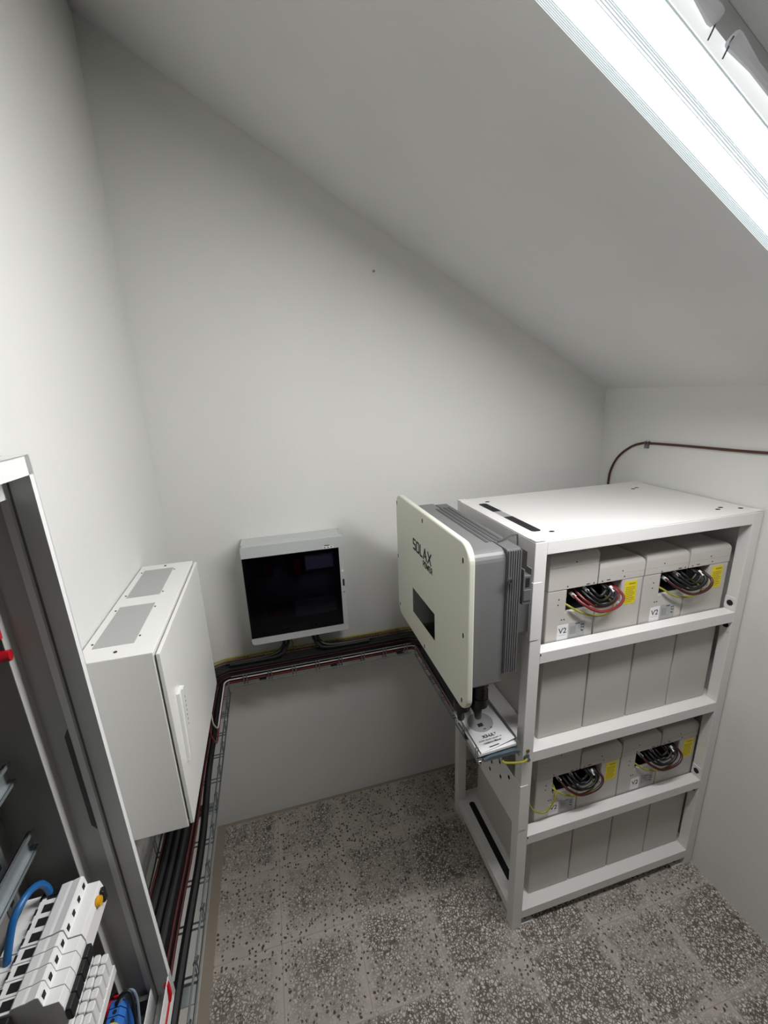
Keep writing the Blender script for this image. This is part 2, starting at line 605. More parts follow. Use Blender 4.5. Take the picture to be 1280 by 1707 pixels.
# retaining rails across the front
for zr in (1.276, 0.485):
    r = MB()
    r.box(XL + PW, XR - PW, YF, YF + 0.002, zr - 0.041, zr)
    r.box(XL + PW, XR - PW, YF + 0.002, YF + 0.042, zr - 0.002, zr)
    rl = r.build('retaining_rail', M['rack'], rack, 0.0012)
    for dz, nm in ((0.030, 'u'), (-0.062, 'd')):
        c = (XR - PW - 0.0015, YF + 0.022, zr + dz)
        br = MB().box(XR - PW - 0.002, XR - PW, YF + 0.004, YF + 0.042, zr + dz - 0.024, zr + dz + 0.024).build('rail_bracket', M['rack'], rl)
        MB().cyl((XR - PW - 0.004, c[1], c[2]), (XR - PW - 0.002, c[1], c[2]), 0.011, 16).build('bracket_hole', M['hole'], rl)
    MB().box(XL + PW, XL + PW + 0.004, YF - 0.0006, YF, zr - 0.012, zr - 0.004).build('rail_notch', M['hole'], rl)
# side plates folded round the front post
for (z0, z1) in ((1.330, 1.532), (0.527, 0.737)):
    p = MB()
    p.box(XL - 0.002, XL, YF - 0.002, YB - 0.004, z0, z1)
    p.box(XL, XL + 0.030, YF - 0.002, YF, z0, z1)
    sp = p.build('side_plate', M['rack'], rack, 0.0006)
    if z0 < 1:
        for (y, z) in ((-0.519, 0.557), (-0.612, 0.651), (-0.600, 0.604), (-0.672, 0.709), (-0.682, 0.648), (-0.739, 0.704)):
            MB().prism(rrect(y - 0.006, y + 0.006, z - 0.008, z + 0.008, 0.005, 4), 'x', XL - 0.0027, XL - 0.002).build('plate_hole', M['hole'], sp)
# feet
for (x0, x1, y0, y1) in ((XL + PW, XL + PW + 0.06, YF + 0.005, YF + 0.045), (XR - PW - 0.06, XR - PW, YF + 0.005, YF + 0.045),
                         (XL + 0.004, XL + 0.044, YF + PW, YF + PW + 0.06), (XL + 0.004, XL + 0.044, YB - PW - 0.06, YB - PW)):
    ft = MB().box(x0, x1, y0, y1, 0, 0.004).build('foot', M['rack'], rack)
    MB().cyl(((x0 + x1) / 2, (y0 + y1) / 2, 0.004), ((x0 + x1) / 2, (y0 + y1) / 2, 0.008), 0.007, 8).build('foot_bolt', M['black'], ft)

# ------------------------------------------------------------------ batteries
BY, BD = -0.766, 0.46                            # front face, depth
BW = 0.1925
def blob(t, x, z, r, y):
    MB().prism([(x + r * math.cos(a * PI / 4), z + r * math.sin(a * PI / 4)) for a in range(8)], 'y', y, y - 0.0006).build('screw', M['ink'], t)

def make_cover(x0, x1, z0, z1, y0, y1, r):
    """Box with its upper front, left and right edges rounded."""
    bm = bmesh.new()
    bmesh.ops.create_cube(bm, size=1)
    for v in bm.verts:
        v.co = Vector(((x0 + x1) / 2 + v.co.x * (x1 - x0), (y0 + y1) / 2 + v.co.y * (y1 - y0), (z0 + z1) / 2 + v.co.z * (z1 - z0)))
    es = []
    for e in bm.edges:
        a, b = e.verts
        if a.co.z > z1 - 1e-5 and b.co.z > z1 - 1e-5 and (a.co.y < y0 + 1e-5 or b.co.y < y0 + 1e-5):
            es.append(e)
    bmesh.ops.bevel(bm, geom=es, offset=r, segments=5, profile=0.5, affect='EDGES')
    bmesh.ops.recalc_face_normals(bm, faces=bm.faces)
    mb = MB()
    bm.verts.index_update()
    mb.add([v.co.copy() for v in bm.verts], [[v.index for v in f.verts] for f in bm.faces])
    bm.free()
    return mb

HT, HB = 0.588, 0.504                            # opening, above the battery's foot

def make_battery(left_unit, tall, x0, zb, label, low):
    x1 = x0 + BW - 0.0035
    t = thing('battery_module', label, 'battery', ((x0 + x1) / 2, BY + BD / 2, zb), 'grey battery boxes in the white rack')
    hx = x0 + (0.074 if left_unit else 0.100)
    b = MB()
    if left_unit:
        poly = [(x0, zb), (x1, zb), (x1, zb + HB), (hx, zb + HB), (hx, zb + HT), (x0, zb + HT)]
    else:
        poly = [(x0, zb), (x1, zb), (x1, zb + HT), (hx, zb + HT), (hx, zb + HB), (x0, zb + HB)]
    b.prism(poly, 'y', BY, BY + 0.095)
    b.box(x0, x1, BY + 0.095, BY + BD, zb, zb + HT)
    b.build('body', M['battery'], t, 0.004)
    dk = MB()
    if left_unit:
        dk.box(hx + 0.001, x1, BY + 0.086, BY + 0.094, zb + HB + 0.001, zb + HT)
    else:
        dk.box(x0, hx - 0.001, BY + 0.086, BY + 0.094, zb + HB + 0.001, zb + HT)
    if left_unit:  # black floor sheet puts the shade inside the opening into colour
        dk.box(hx + 0.002, x1, BY + 0.010, BY + 0.086, zb + HB + 0.0002, zb + HB + 0.001)
    else:
        dk.box(x0, hx - 0.002, BY + 0.010, BY + 0.086, zb + HB + 0.0002, zb + HB + 0.001)
    dk.build('dark_terminal_lining', M['black'], t)
    fold = zb + (0.670 if tall else 0.612)
    top = zb + (0.722 if tall else 0.664)
    strip = MB().box(x0, x1, BY - 0.0012, BY + BD, zb + HT + 0.0006, fold - 0.0011)
    strip.build('front_strip', M['battery'], t, 0.0012)
    cv = make_cover(x0, x1, fold, top, BY - 0.0012, BY + BD, 0.024).build('top_cover', M['battery'], t, smooth=True)
    MB().box(x0 + 0.001, x1 - 0.001, BY, BY + BD - 0.01, fold - 0.0012, fold).build('seam', M['seam'], t)
    yy = BY - 0.0012
    if left_unit:
        for (u, v) in ((0.080 + (0.02 if tall else 0.0), fold - zb + 0.012), (0.073, HT + 0.006 if not tall else HT + 0.010), (0.176, HT + 0.007)):
            blob(t, x0 + u, zb + v, 0.0026, yy)
        for (u, v) in ((0.044, HB + 0.050), (0.042, HB + 0.030), (0.060, HB - 0.028), (0.070, HB - 0.028)):
            blob(t, x0 + u, zb + v, 0.0026, BY)
        d = MB().box(x0 + 0.146, x0 + 0.160, yy, yy - 0.0005, zb + HT + 0.0055, zb + HT + 0.0085)
    else:
        for (u, v) in ((0.096, fold - zb + 0.010), (0.016, HT + 0.008), (0.106, fold - zb - 0.012)):
            blob(t, x0 + u, zb + v, 0.0026, yy)
        for (u, v) in ((0.088, HB - 0.001), (0.098, HB - 0.001)):
            blob(t, x0 + u, zb + v - 0.01, 0.0026, BY)
        d = MB().box(x0 + 0.034, x0 + 0.048, yy, yy - 0.0005, zb + HT + 0.008, zb + HT + 0.011)
    d.build('cover_print', M['ink'], t)
    if left_unit:
        lz = zb + (0.398 if not low else 0.398)
        a = x0 + (0.046 if not low else 0.064)
        st = MB().box(a, a + 0.042, BY, BY - 0.0006, lz, lz + 0.058).build('version_sticker', M['paper'], t)
        text_mesh('lettering', 'V2', 0.029, M['ink'], st, (a + 0.0055, BY - 0.0008, lz + 0.026), (1, 0, 0), (0, 0, 1), 0.0002, 0.0002)
        MB().box(a + 0.004, a + 0.036, BY - 0.0006, BY - 0.0008, lz + 0.018, lz + 0.019).build('fine_print', M['fadeink'], st)
        a += 0.047
        rp = MB().box(a, a + 0.064, BY, BY - 0.0006, lz, lz + 0.060).build('rating_sticker', M['papergrey'], t)
        g = MB()
        g.box(a + 0.004, a + 0.028, BY - 0.0006, BY - 0.0008, lz + 0.016, lz + 0.047)
        for k in range(6):
            g.box(a + 0.031, a + 0.043 + 0.004 * (k % 2), BY - 0.0006, BY - 0.0008, lz + 0.012 + k * 0.006, lz + 0.0135 + k * 0.006)
        g.build('rating_table', M['fadeink'], rp)
        q = MB()
        q.box(a + 0.024, a + 0.042, BY - 0.0006, BY - 0.0008, lz + 0.052, lz + 0.055)
        for k, (u, v) in enumerate(((0.047, 0.044), (0.054, 0.044), (0.048, 0.034), (0.055, 0.033), (0.048, 0.022), (0.053, 0.020))):
            q.box(a + u, a + u + 0.0045, BY - 0.0006, BY - 0.0008, lz + v, lz + v + 0.005)
        q.build('approval_marks', M['ink'], rp)
    else:
        a, lz = x0 + (0.113 if not low else 0.122), zb + 0.490
        ys = MB().box(a, a + 0.052, BY, BY - 0.0006, lz, lz + 0.088).build('warning_sticker', M['yellow'], t)
        y2 = MB()
        y2.box(a + 0.017, a + 0.045, BY - 0.0006, BY - 0.0008, lz + 0.075, lz + 0.080)
        for k in range(9):
            y2.box(a + 0.006, a + (0.045 if k % 3 else 0.038), BY - 0.0006, BY - 0.0008, lz + 0.008 + k * 0.0068, lz + 0.0105 + k * 0.0068)
        y2.build('warning_text', M['yink'], ys)
    return t

XS = [1.283, 1.4765, 1.670, 1.8635]
tiers = ((0.8765, 'upper', 0), (0.0895, 'lower', 1))
NAMES = {
    (0, 0): 'tallest grey battery box on the upper shelf, beside the grey inverter',
    (0, 1): 'grey battery box with yellow sticker, second from the inverter on the upper shelf',
    (0, 2): 'grey battery box with V2 sticker, third from the inverter on the upper shelf',
    (0, 3): 'grey battery box with yellow sticker, nearest the right wall on the upper shelf',
    (1, 0): 'tallest grey battery box on the bottom shelf, with yellow green wire across its front',
    (1, 1): 'grey battery box with yellow sticker, second from the left on the bottom shelf',
    (1, 2): 'grey battery box with V2 sticker, third from the left on the bottom shelf',
    (1, 3): 'grey battery box with yellow sticker, nearest the right wall on the bottom shelf',
}
for zb, tn, ti in tiers:
    for k, x in enumerate(XS):
        make_battery(k % 2 == 0, k == 0, x + 0.010 * ti, zb, NAMES[(ti, k)], ti == 1)

# leads looping out of the four openings
def lead(name, material, pts, r, label, group, sleeve=None):
    o = MB().tube(pts, r, 8, smooth=6).build(name, material, smooth=True)
    tag(o, label, 'cable', group)
    if sleeve:
        (a, b) = sleeve
        MB().cyl(a, b, r * 1.25, 10).build('white_sleeve', M['paper'], o, smooth=True)
    return o

def pocket(xa, zb, where, mode):
    x0, x1 = xa + 0.076, xa + BW + 0.098
    z0, z1 = zb + HB, zb + HT
    def P(u, v, d):                              # u across, v down, d outwards from the battery fronts
        return Vector((x0 + u * (x1 - x0), BY - d, z1 - v * (z1 - z0)))
    def slv(p, q):
        p, q = Vector(p), Vector(q)
        e = (q - p).normalized()
        return (p - e * 0.004, p + e * 0.018)
    reds = 2 if mode in (0,) else 1
    lr = 'red lead looping from the battery opening ' + where
    lb = 'black lead looping from the battery opening ' + where
    g = 'leads ' + where
    def loop(ua, ub, va, vb, vm, d, sl_end=False):
        um = (ua + ub) / 2
        w = (ub - ua)
        return [P(ua - 0.03, va - 0.12, -0.07), P(ua, va, -0.02), P(ua + 0.10 * w, va + 0.40 * (vm - va), d * 0.5), P(ua + 0.34 * w, va + 0.86 * (vm - va), d), P(ua + 0.62 * w, vm, d),
                P(ua + 0.88 * w, vb + 0.78 * (vm - vb), d), P(ub + 0.02, vb + 0.42 * (vm - vb), d * 0.7), P(ub, vb + 0.10 * (vm - vb), 0.0), P(ub - 0.02, vb - 0.10, -0.06)]
    spec = (((0.14, 0.94, 0.36, 0.32, 1.02, 0.036), 'red' if mode == 0 else 'maroon', 0.0050, 1),
            ((0.22, 0.87, 0.30, 0.26, 0.89, 0.024), 'red' if mode == 0 else 'cable', 0.0046, 0),
            ((0.30, 0.80, 0.26, 0.20, 0.76, 0.032), 'cable', 0.0048, 2),
            ((0.38, 0.73, 0.22, 0.16, 0.63, 0.020), 'cable', 0.0046, 1),
            ((0.45, 0.66, 0.16, 0.12, 0.48, 0.010), 'cable', 0.0046, 0))
    for (prm, mk, r, sv) in spec:
        pts = loop(*prm)
        sl_ = slv(pts[1], pts[2]) if sv == 1 else (slv(pts[7], pts[6]) if sv == 2 else None)
        lead('battery_lead', M[mk], pts, r, lb if mk == 'cable' else lr, g, sl_)
    YG = [P(-0.02, 0.62, -0.05), P(0.02, 0.72, 0.004), P(0.28, 1.12, 0.016), P(0.58, 1.32 if mode == 0 else 1.22, 0.020), P(0.78, 1.24 if mode == 0 else 1.16, 0.016), P(0.86, 1.06, 0.008), P(0.87, 0.95, -0.002), P(0.86, 0.80, -0.05)]
    lead('earth_lead', M['yg'], YG, 0.0036, 'yellow green earth lead from the battery opening ' + where, g)
    if mode == 2:
        e = lead('earth_lead', M['yg'], [Vector((XL + PW + 0.008, BY - 0.01, zb + HB + 0.06)), Vector((XL + 0.075, BY - 0.016, zb + HB - 0.02)), Vector((XL + 0.125, BY - 0.018, zb + HB - 0.055)),
                                         Vector((x0 - 0.018, BY - 0.018, zb + HB - 0.035)), Vector((x0 + 0.004, BY - 0.012, zb + HB + 0.012)), P(0.05, 0.6, -0.03)], 0.0036,
                 'yellow green earth wire sagging across the tall battery on the bottom shelf', None)

pocket(XS[0], 0.8765, 'nearest the inverter on the upper shelf', 0)
pocket(XS[2], 0.8765, 'near the right wall on the upper shelf', 1)
pocket(XS[0] + 0.010, 0.0895, 'in the left half of the bottom shelf', 2)
pocket(XS[2] + 0.010, 0.0895, 'near the right wall on the bottom shelf', 1)

# ------------------------------------------------------------------ inverter on the side of the rack
IX = 0.928
inv = thing('inverter', 'grey solar inverter with cream front panel hung on the side of the white rack', 'inverter', (1.05, -0.58, 1.19))
fp = MB().prism(rrect(-0.906, -0.233, 1.188, 1.719, (0.052, 0.052, 0.052, 0.052), 8), 'x', IX, IX + 0.020)
fpo = fp.build('front_panel', M['cream'], inv, 0.005, seg=3)
bd = MB()
bd.prism(rrect(-0.878, -0.300, 1.252, 1.682, (0.008, 0.012, 0.028, 0.030), 5), 'x', IX + 0.0205, 1.056)
bd.build('casing', M['invgrey'], inv, 0.002)
hs = MB()
hs.prism(rrect(-0.880, -0.345, 1.284, 1.684, 0.006, 2), 'x', 1.0565, 1.100)
for k in range(6):
    xx = 1.060 + k * 0.0072
    hs.box(xx, xx + 0.0042, -0.8855, -0.8795, 1.290, 1.680)
hso = hs.build('heatsink', M['invdark'], inv)
tg = MB()
for k in range(4):
    xx = 1.033 + k * 0.0155
    tg.box(xx, xx + 0.009, -0.80, -0.405, 1.6825 if xx < 1.05 else 1.6845, 1.6835 if xx < 1.05 else 1.6855)
tg.build('top_grooves', M['groove'], inv)
mbk = MB()
mbk.box(1.1005, 1.1900, -0.80, -0.40, 1.36, 1.50)
mbk.box(1.1005, 1.112, -0.865, -0.36, 1.30, 1.665)
mbk.build('mounting_bracket', M['invdark'], inv)
la = MB()
la.box(1.118, 1.146, -0.872, -0.846, 1.500, 1.592)
la.box(1.120, 1.144, -0.874, -0.8715, 1.512, 1.548)
la.box(1.118, 1.122, -0.872, -0.846, 1.592, 1.612)
la.box(1.142, 1.146, -0.872, -0.846, 1.592, 1.612)
la.box(1.112, 1.120, -0.862, -0.850, 1.52, 1.58)
lao = la.build('locking_clip', M['invdark'], inv, 0.0015)
MB().box(1.126, 1.138, -0.8735, -0.872, 1.558, 1.585).build('clip_slot', M['hole'], lao)
rod = MB().tube([(1.060, -0.822, 1.690), (1.115, -0.800, 1.694), (1.140, -0.795, 1.692), (1.140, -0.80, 1.66)], 0.003, 6)
rod.build('locking_pin', M['steel'], inv)
sc_ = MB().cyl((1.064, -0.8855, 1.594), (1.064, -0.894, 1.594), 0.009, 8).build('earth_screw', M['steel'], inv)
MB().cyl((1.064, -0.894, 1.594), (1.064, -0.8945, 1.594), 0.0045, 8).build('screw_socket', M['hole'], sc_)
for (y, z) in ((-0.252, 1.682), (-0.550, 1.690), (-0.872, 1.668), (-0.249, 1.452), (-0.262, 1.235), (-0.558, 1.208), (-0.880, 1.442), (-0.876, 1.222)):
    s = MB().prism([(y + 0.010 * math.cos(a * PI / 8), z + 0.012 * math.sin(a * PI / 8)) for a in range(16)], 'x', IX - 0.0008, IX).build('screw', M['white'], fpo)
    MB().prism([(y + 0.0045 * math.cos(a * PI / 8), z + 0.009 * math.sin(a * PI / 8)) for a in range(16)], 'x', IX - 0.0014, IX - 0.0008).build('screw_head', M['ink'], s)
dsp = MB().prism([(-0.433, 1.288), (-0.433, 1.388), (-0.657, 1.391), (-0.659, 1.293)], 'x', IX - 0.0012, IX).build('display', M['screen'], fpo)
lg = MB()
for (y, z) in ((-0.448, 1.362), (-0.450, 1.338)):
    lg.prism([(y + 0.006 * math.cos(a * PI / 6), z + 0.006 * math.sin(a * PI / 6)) for a in range(12)], 'x', IX - 0.0016, IX - 0.0012)
lg.build('indicators', M['groove'], dsp)

def strokes(mb, paths, w, conv):
    for p in paths:
        for (a, b) in zip(p[:-1], p[1:]):
            a, b = Vector(a), Vector(b)
            e = (b - a).normalized()
            n = Vector((-e.y, e.x)) * w / 2
            a2, b2 = a - e * w * 0.5, b + e * w * 0.5
            q = [a2 + n, b2 + n, b2 - n, a2 - n]
            top = [conv(u.x, u.y, 0.0012) for u in q]
            bot = [conv(u.x, u.y, 0.0) for u in q]
            mb.add(top + bot, [(0, 1, 2, 3), (7, 6, 5, 4), (0, 4, 5, 1), (1, 5, 6, 2), (2, 6, 7, 3), (3, 7, 4, 0)])
G = {
    'S': [[(0.62, 1), (0, 1), (0, 0.52), (0.62, 0.52), (0.62, 0), (0, 0)]],
    'O': [[(0.1, 1), (0.6, 1), (0.7, 0.85), (0.7, 0.15), (0.6, 0), (0.1, 0), (0, 0.15), (0, 0.85), (0.1, 1)]],
    'L': [[(0, 1), (0, 0), (0.52, 0)]],
    'A': [[(0, 0), (0.42, 1), (0.84, 0)], [(0.42, 0.30), (0.66, 0.30)]],
    'X': [[(0, 1), (0.78, 0)], [(0.78, 1), (0, 0)]],
    'P': [[(0, 0), (0, 1), (0.6, 1), (0.6, 0.45), (0, 0.45)]],
    'W': [[(0, 1), (0.25, 0), (0.5, 0.8), (0.75, 0), (1.0, 1)]],
    'E': [[(0.6, 1), (0, 1), (0, 0), (0.6, 0)], [(0, 0.5), (0.55, 0.5)]],
    'R': [[(0, 0), (0, 1), (0.6, 1), (0.6, 0.45), (0, 0.45)], [(0.25, 0.45), (0.62, 0)]],
}
def word(txt, y0, z0, h, gap, w, name):
    mb = MB()
    cx = 0.0
    for ch in txt:
        ps = G[ch]
        wd = max(u for p in ps for u, v in p)
        strokes(mb, [[((cx + u) * h, v * h) for u, v in p] for p in ps], w, lambda a, b, t: (IX - t, y0 - a, z0 + b))
        cx += wd + gap
    return mb.build(name, M['ink'], fpo)
word('SOLAX', -0.449, 1.556, 0.0365, 0.36, 0.0060, 'brand_lettering')
word('POWER', -0.553, 1.527, 0.0190, 0.24, 0.0022, 'brand_lettering')
# cable glands and plugs under the inverter
for (x, y, r, l) in ((1.028, -0.800, 0.024, 0.10), (0.971, -0.787, 0.024, 0.11), (1.000, -0.725, 0.024, 0.10)):
    c = MB()
    c.cyl((x, y, 1.252), (x, y, 1.252 - l), r, 14)
    c.cyl((x, y, 1.225), (x, y, 1.200), r * 1.15, 8)
    c.cyl((x, y, 1.252 - l), (x, y, 1.252 - l - 0.03), r * 1.12, 12)
    for k in range(8):
        a = k * PI / 4
        c.box(x + r * math.cos(a) - 0.002, x + r * math.cos(a) + 0.002, y + r * math.sin(a) - 0.002, y + r * math.sin(a) + 0.002, 1.252 - l + 0.005, 1.19)
    c.build('cable_gland', M['black'], inv, smooth=True)
for k, (x, y) in enumerate(((1.028, -0.800), (0.971, -0.787), (1.000, -0.725))):
    p = [(x, y, 1.13), (x - 0.003, y + 0.004, 1.09), (x + 0.01, y + 0.03, 1.045), (x + 0.045, y + 0.11, 0.995), (x + 0.060, -0.48, 0.982), (x + 0.060, -0.25, 0.980)]
    o = MB().tube(p, 0.0115, 10, smooth=6).build('power_cable', M['cable'], smooth=True)
    tag(o, 'thick black cable dropping from the underside of the inverter into the wire tray', 'cable', 'cables plugged in under the inverter')

# ------------------------------------------------------------------ wire cable trays
def tray(name, label, p0, p1, side, z0, h=0.05, w=0.15, first=0.04, extra=None):
    """Open basket of thin wires from p0 to p1 (outer bottom edge line); side = unit vector towards the other edge."""
    p0, p1, side = Vector(p0), Vector(p1), Vector(side)
    d = (p1 - p0)
    Ln = d.length
    d.normalize()
    mb = MB()
    R = 0.0025
    for (u, zz) in ((0, h), (0, 0.0), (w * 0.5, 0.0), (w, 0.0), (w, h)):
        q = p0 + side * u
        mb.tube([(q.x, q.y, z0 + zz), ((q + d * Ln).x, (q + d * Ln).y, z0 + zz)], R, 6)
    s = first
    while s < Ln - 0.01:
        for ds in (0, 0.013):
            a = p0 + d * (s + ds)
            b = a + side * w
            mb.tube([(a.x, a.y, z0 + h + 0.004), (a.x, a.y, z0 - 0.004), (b.x, b.y, z0 - 0.004), (b.x, b.y, z0 + h + 0.004)], R * 0.9, 6)
        s += 0.105
    o = mb.build(name, M['steel'])
    tag(o, label, 'cable tray')
    return o
TZ = 0.907
tb = tray('wire_tray', 'galvanised wire cable tray along the back wall under the grey consumer unit', (0.188, -0.152, 0), (1.006, -0.152, 0), (0, 1, 0), TZ, w=0.144, first=0.05)
tl = tray('wire_tray', 'galvanised wire cable tray along the left wall below the white cabinet', (0.180, -1.60, 0), (0.180, -0.172, 0), (-1, 0, 0), 0.897, w=0.150, first=0.03)
tr = tray('wire_tray', 'galvanised wire cable tray running along the side of the white rack', (1.018, -0.835, 0), (1.018, -0.172, 0), (1, 0, 0), TZ, w=0.146, first=0.02)
for k in range(13):
    jn = MB()
    y = -1.565 + k * 0.105 + 0.006
    jn.tube([(0.180, y - 0.012, 0.949), (0.181, y, 0.943), (0.180, y + 0.012, 0.930)], 0.0042, 6)
    jn.build('wire_joint', M['steel'], tl)
for x in (0.30, 0.62, 0.94):
    wallbr = MB()
    wallbr.box(x, x + 0.03, -0.150, -0.001, 0.897, 0.902)
    wallbr.box(x, x + 0.03, -0.004, -0.001, 0.840, 0.902)
    wallbr.build('wall_bracket', M['zinc'], tb)
for y in (-0.30, -0.72, -1.165):
    lb = MB()
    lb.prism([(0.0, 0.892), (0.178, 0.892), (0.178, 0.886), (0.03, 0.83), (0.0, 0.83)], 'y', y - 0.002, y + 0.002)
    lb.box(-0.001, 0.178, y - 0.02, y + 0.02, 0.889, 0.8925)
    lb.build('wall_bracket', M['zinc'], tl)
for y in (-0.35, -0.70):
    MB().box(1.02, 1.192, y - 0.015, y + 0.015, 0.897, 0.902).build('rack_bracket', M['zinc'], tr)
# straps hold the tray lips on the rack side
MB().box(1.166, 1.170, -0.80, -0.45, 0.925, 0.955).build('tray_lip', M['steel'], tr)

# cables lying in the trays, each one continuous from the left tray round to the right one; all turn about the same corners
CR = 0.170
def run(material, r, sd, z, label, group, name='power_cable', lift=0.0, seg=8, dl=0.0):
    """sd = distance of the cable from the wall it follows, z = height of its centre."""
    wv = lambda t: 0.0022 * math.sin(t * 6.3) + 0.0015 * math.sin(t * 14.1 + 1.0)
    o_ = 0.014
    p = []
    if lift:                                         # rises into the cabinet through its floor
        p += [(sd + o_, -lift, 1.088), (sd + o_, -lift + 0.003, 1.03), (sd + o_, -lift + 0.02, 0.995), (sd + o_, -lift + 0.07, z + 0.004), (sd + o_, -lift + 0.13, z), (sd + o_, -0.24, z)]
    else:
        for k in range(15):
            y = -1.56 + 1.29 * k / 14
            p.append((sd + o_ + wv(y) + dl * math.sin(max(0.0, min(1.0, (y + 1.35) / 0.75)) * PI), y, z))
    rr = CR - sd
    for k in range(7):
        t = 0.5 * PI * k / 6
        p.append((CR + o_ - rr * math.cos(t), -CR + rr * math.sin(t), z))
    for k in range(1, 11):
        x = CR + o_ + (1.172 - CR - CR - o_) * k / 11
        p.append((x, -sd - abs(wv(x)) * 0.4 * (1 if 0.04 < sd < 0.125 else 0), z))
    for k in range(7):
        t = 0.5 * PI * k / 6
        p.append((1.172 - CR + rr * math.sin(t), -CR + rr * math.cos(t), z))
    for k in range(1, 6):
        p.append((1.172 - sd, -CR - (0.595 - CR) * k / 5, z))
    o = MB().tube(p, r, seg, smooth=3).build(name, material, smooth=True)
    tag(o, label, 'cable', group)
    return o
gb = 'black cables lying in the wire trays'
lbk = 'black cable lying in the wire trays, one of a thick bundle bending round the corners'
RB = 0.0092
Z1, Z2, Z3 = 0.919, 0.9378, 0.9566
run(M['cable'], 0.0105, 0.1285, 0.9205, 'thick black cable lying apart at the open edge of the left wire tray', None, dl=0.008)
for sd, z in ((0.046, Z1), (0.065, Z1), (0.084, Z1), (0.103, Z1), (0.046, Z2), (0.065, Z2), (0.084, Z2), (0.103, Z2), (0.058, Z3), (0.077, Z3), (0.096, Z3)):
    run(M['cable'], RB, sd, z, lbk, gb)
for sd, z in ((0.0425, Z3 - 0.003), (0.1178, Z2 - 0.0025), (0.1115, Z3 - 0.004)):
    run(M['maroon'], 0.0036, sd, z, 'thin dark red cable lying along the black bundle in the wire trays', 'dark red cables lying in the wire trays')
for sd, z, lf in ((0.030, 0.946, 0.56), (0.030, 0.9585, 0.50)):
    run(M['orange'], 0.0034, sd, z, 'thin orange brown cable behind the black bundle in the wire trays', 'orange brown cables in the wire trays', lift=lf)
for sd, z, lf in ((0.018, 0.950, 0.56), (0.018, 0.965, 0.50)):
    run(M['yg'], 0.0040, sd, z, 'yellow green earth wire along the wall side of the wire trays', 'earth wires in the wire trays', name='earth_wire', lift=lf)
run(M['white_c'], 0.0027, 0.1445, 0.939, 'thin white cable along the front edge of the back wire tray', None, lift=0.50)
run(M['red'], 0.0029, 0.1445, 0.926, 'thin bright red cable along the front edge of the back wire tray', None, lift=0.56)

# ------------------------------------------------------------------ consumer unit on the back wall
ux0, ux1, uz0, uz1, uy = 0.289, 0.717, 1.070, 1.526, -0.122
cu_ = thing('consumer_unit', 'grey plastic consumer unit with dark tinted door on the back wall', 'electrical box', ((ux0 + ux1) / 2, -0.06, uz0))
bx = MB()
bx.prism(rrect(ux0 + 0.004, ux1 + 0.004, uz0 + 0.004, uz1 - 0.004, 0.016, 4), 'y', -0.012, -0.001)
for (x0, x1, z0, z1) in ((ux0 + 0.002, ux0 + 0.010, uz0, uz1), (ux1 - 0.012, ux1 - 0.002, uz0, uz1), (ux0 + 0.002, ux1 - 0.002, uz1 - 0.012, uz1 - 0.002), (ux0 + 0.002, ux1 - 0.002, uz0 + 0.002, uz0 + 0.012)):
    bx.box(x0, x1, -0.095, -0.001, z0, z1)
bx.build('back_box', M['unit'], cu_, 0.003)
fr = MB()
wx0, wx1, wz0, wz1 = 0.2915, 0.6945, 1.104, 1.474
fr.prism(rrect(ux0, ux1, wz1, uz1, (0.002, 0.002, 0.014, 0.014), 4), 'y', uy, -0.094)
fr.prism(rrect(ux0, ux1, uz0, wz0, (0.014, 0.014, 0.002, 0.002), 4), 'y', uy, -0.094)
fr.box(wx1, ux1, uy, -0.094, wz0, wz1)
fr.box(ux0, wx0 + 0.001, uy + 0.004, -0.094, wz0, wz1)
fro = fr.build('front_frame', M['unit'], cu_, 0.004, seg=3)
MB().box(wx0, wx1, uy - 0.001, uy + 0.005, wz0, wz1).build('tinted_door', M['pane'], cu_, 0.0)
MB().box(ux0 + 0.085, ux1 - 0.075, -0.075, -0.035, uz1 - 0.0025, uz1 - 0.0008).build('top_knockout', M['unit'], cu_)
st = MB().box(0.628, 0.672, uy, uy - 0.0006, 1.477, 1.486).build('sticker', M['paper'], fro)
sm = MB()
for u in (0.631, 0.646, 0.660):
    sm.box(u, u + 0.008, uy - 0.0006, uy - 0.0009, 1.4795, 1.4835)
sm.box(0.634, 0.656, uy - 0.0002, uy - 0.0007, 1.489, 1.4925)
sm.build('sticker_print', M['ink'], st)
lt = MB().box(0.703, 0.711, uy - 0.001, uy + 0.001, 1.292, 1.324).build('latch_slot', M['hole'], fro)
MB().cyl((0.707, uy - 0.0015, 1.262), (0.707, uy, 1.262), 0.005, 10).build('latch_button', M['innergrey'], fro)
MB().cyl((0.705, uy - 0.0012, 1.365), (0.705, uy, 1.365), 0.006, 12).build('key_mark', M['white'], fro)
inr = MB()
inr.box(0.300, 0.700, -0.020, -0.013, 1.085, 1.510)
inr.build('inner_panel', M['innergrey'], cu_)
for (x0, x1, z0, z1, mt_) in ((0.345, 0.410, 1.365, 1.430, 'black'), (0.470, 0.545, 1.350, 1.440, 'black'), (0.365, 0.480, 1.165, 1.210, 'black'),
                              (0.550, 0.675, 1.370, 1.440, 'white'), (0.490, 0.675, 1.150, 1.205, 'white')):
    nd = MB().box(x0, x1, -0.075, -0.021, z0, z1).build('switch', M[mt_], cu_, 0.002)
    if mt_ == 'black':
        MB().box(x0 + 0.03, x0 + 0.06, -0.088, -0.0755, z0 + 0.01, z1 - 0.012).build('switch_handle', M['redsw'], nd)
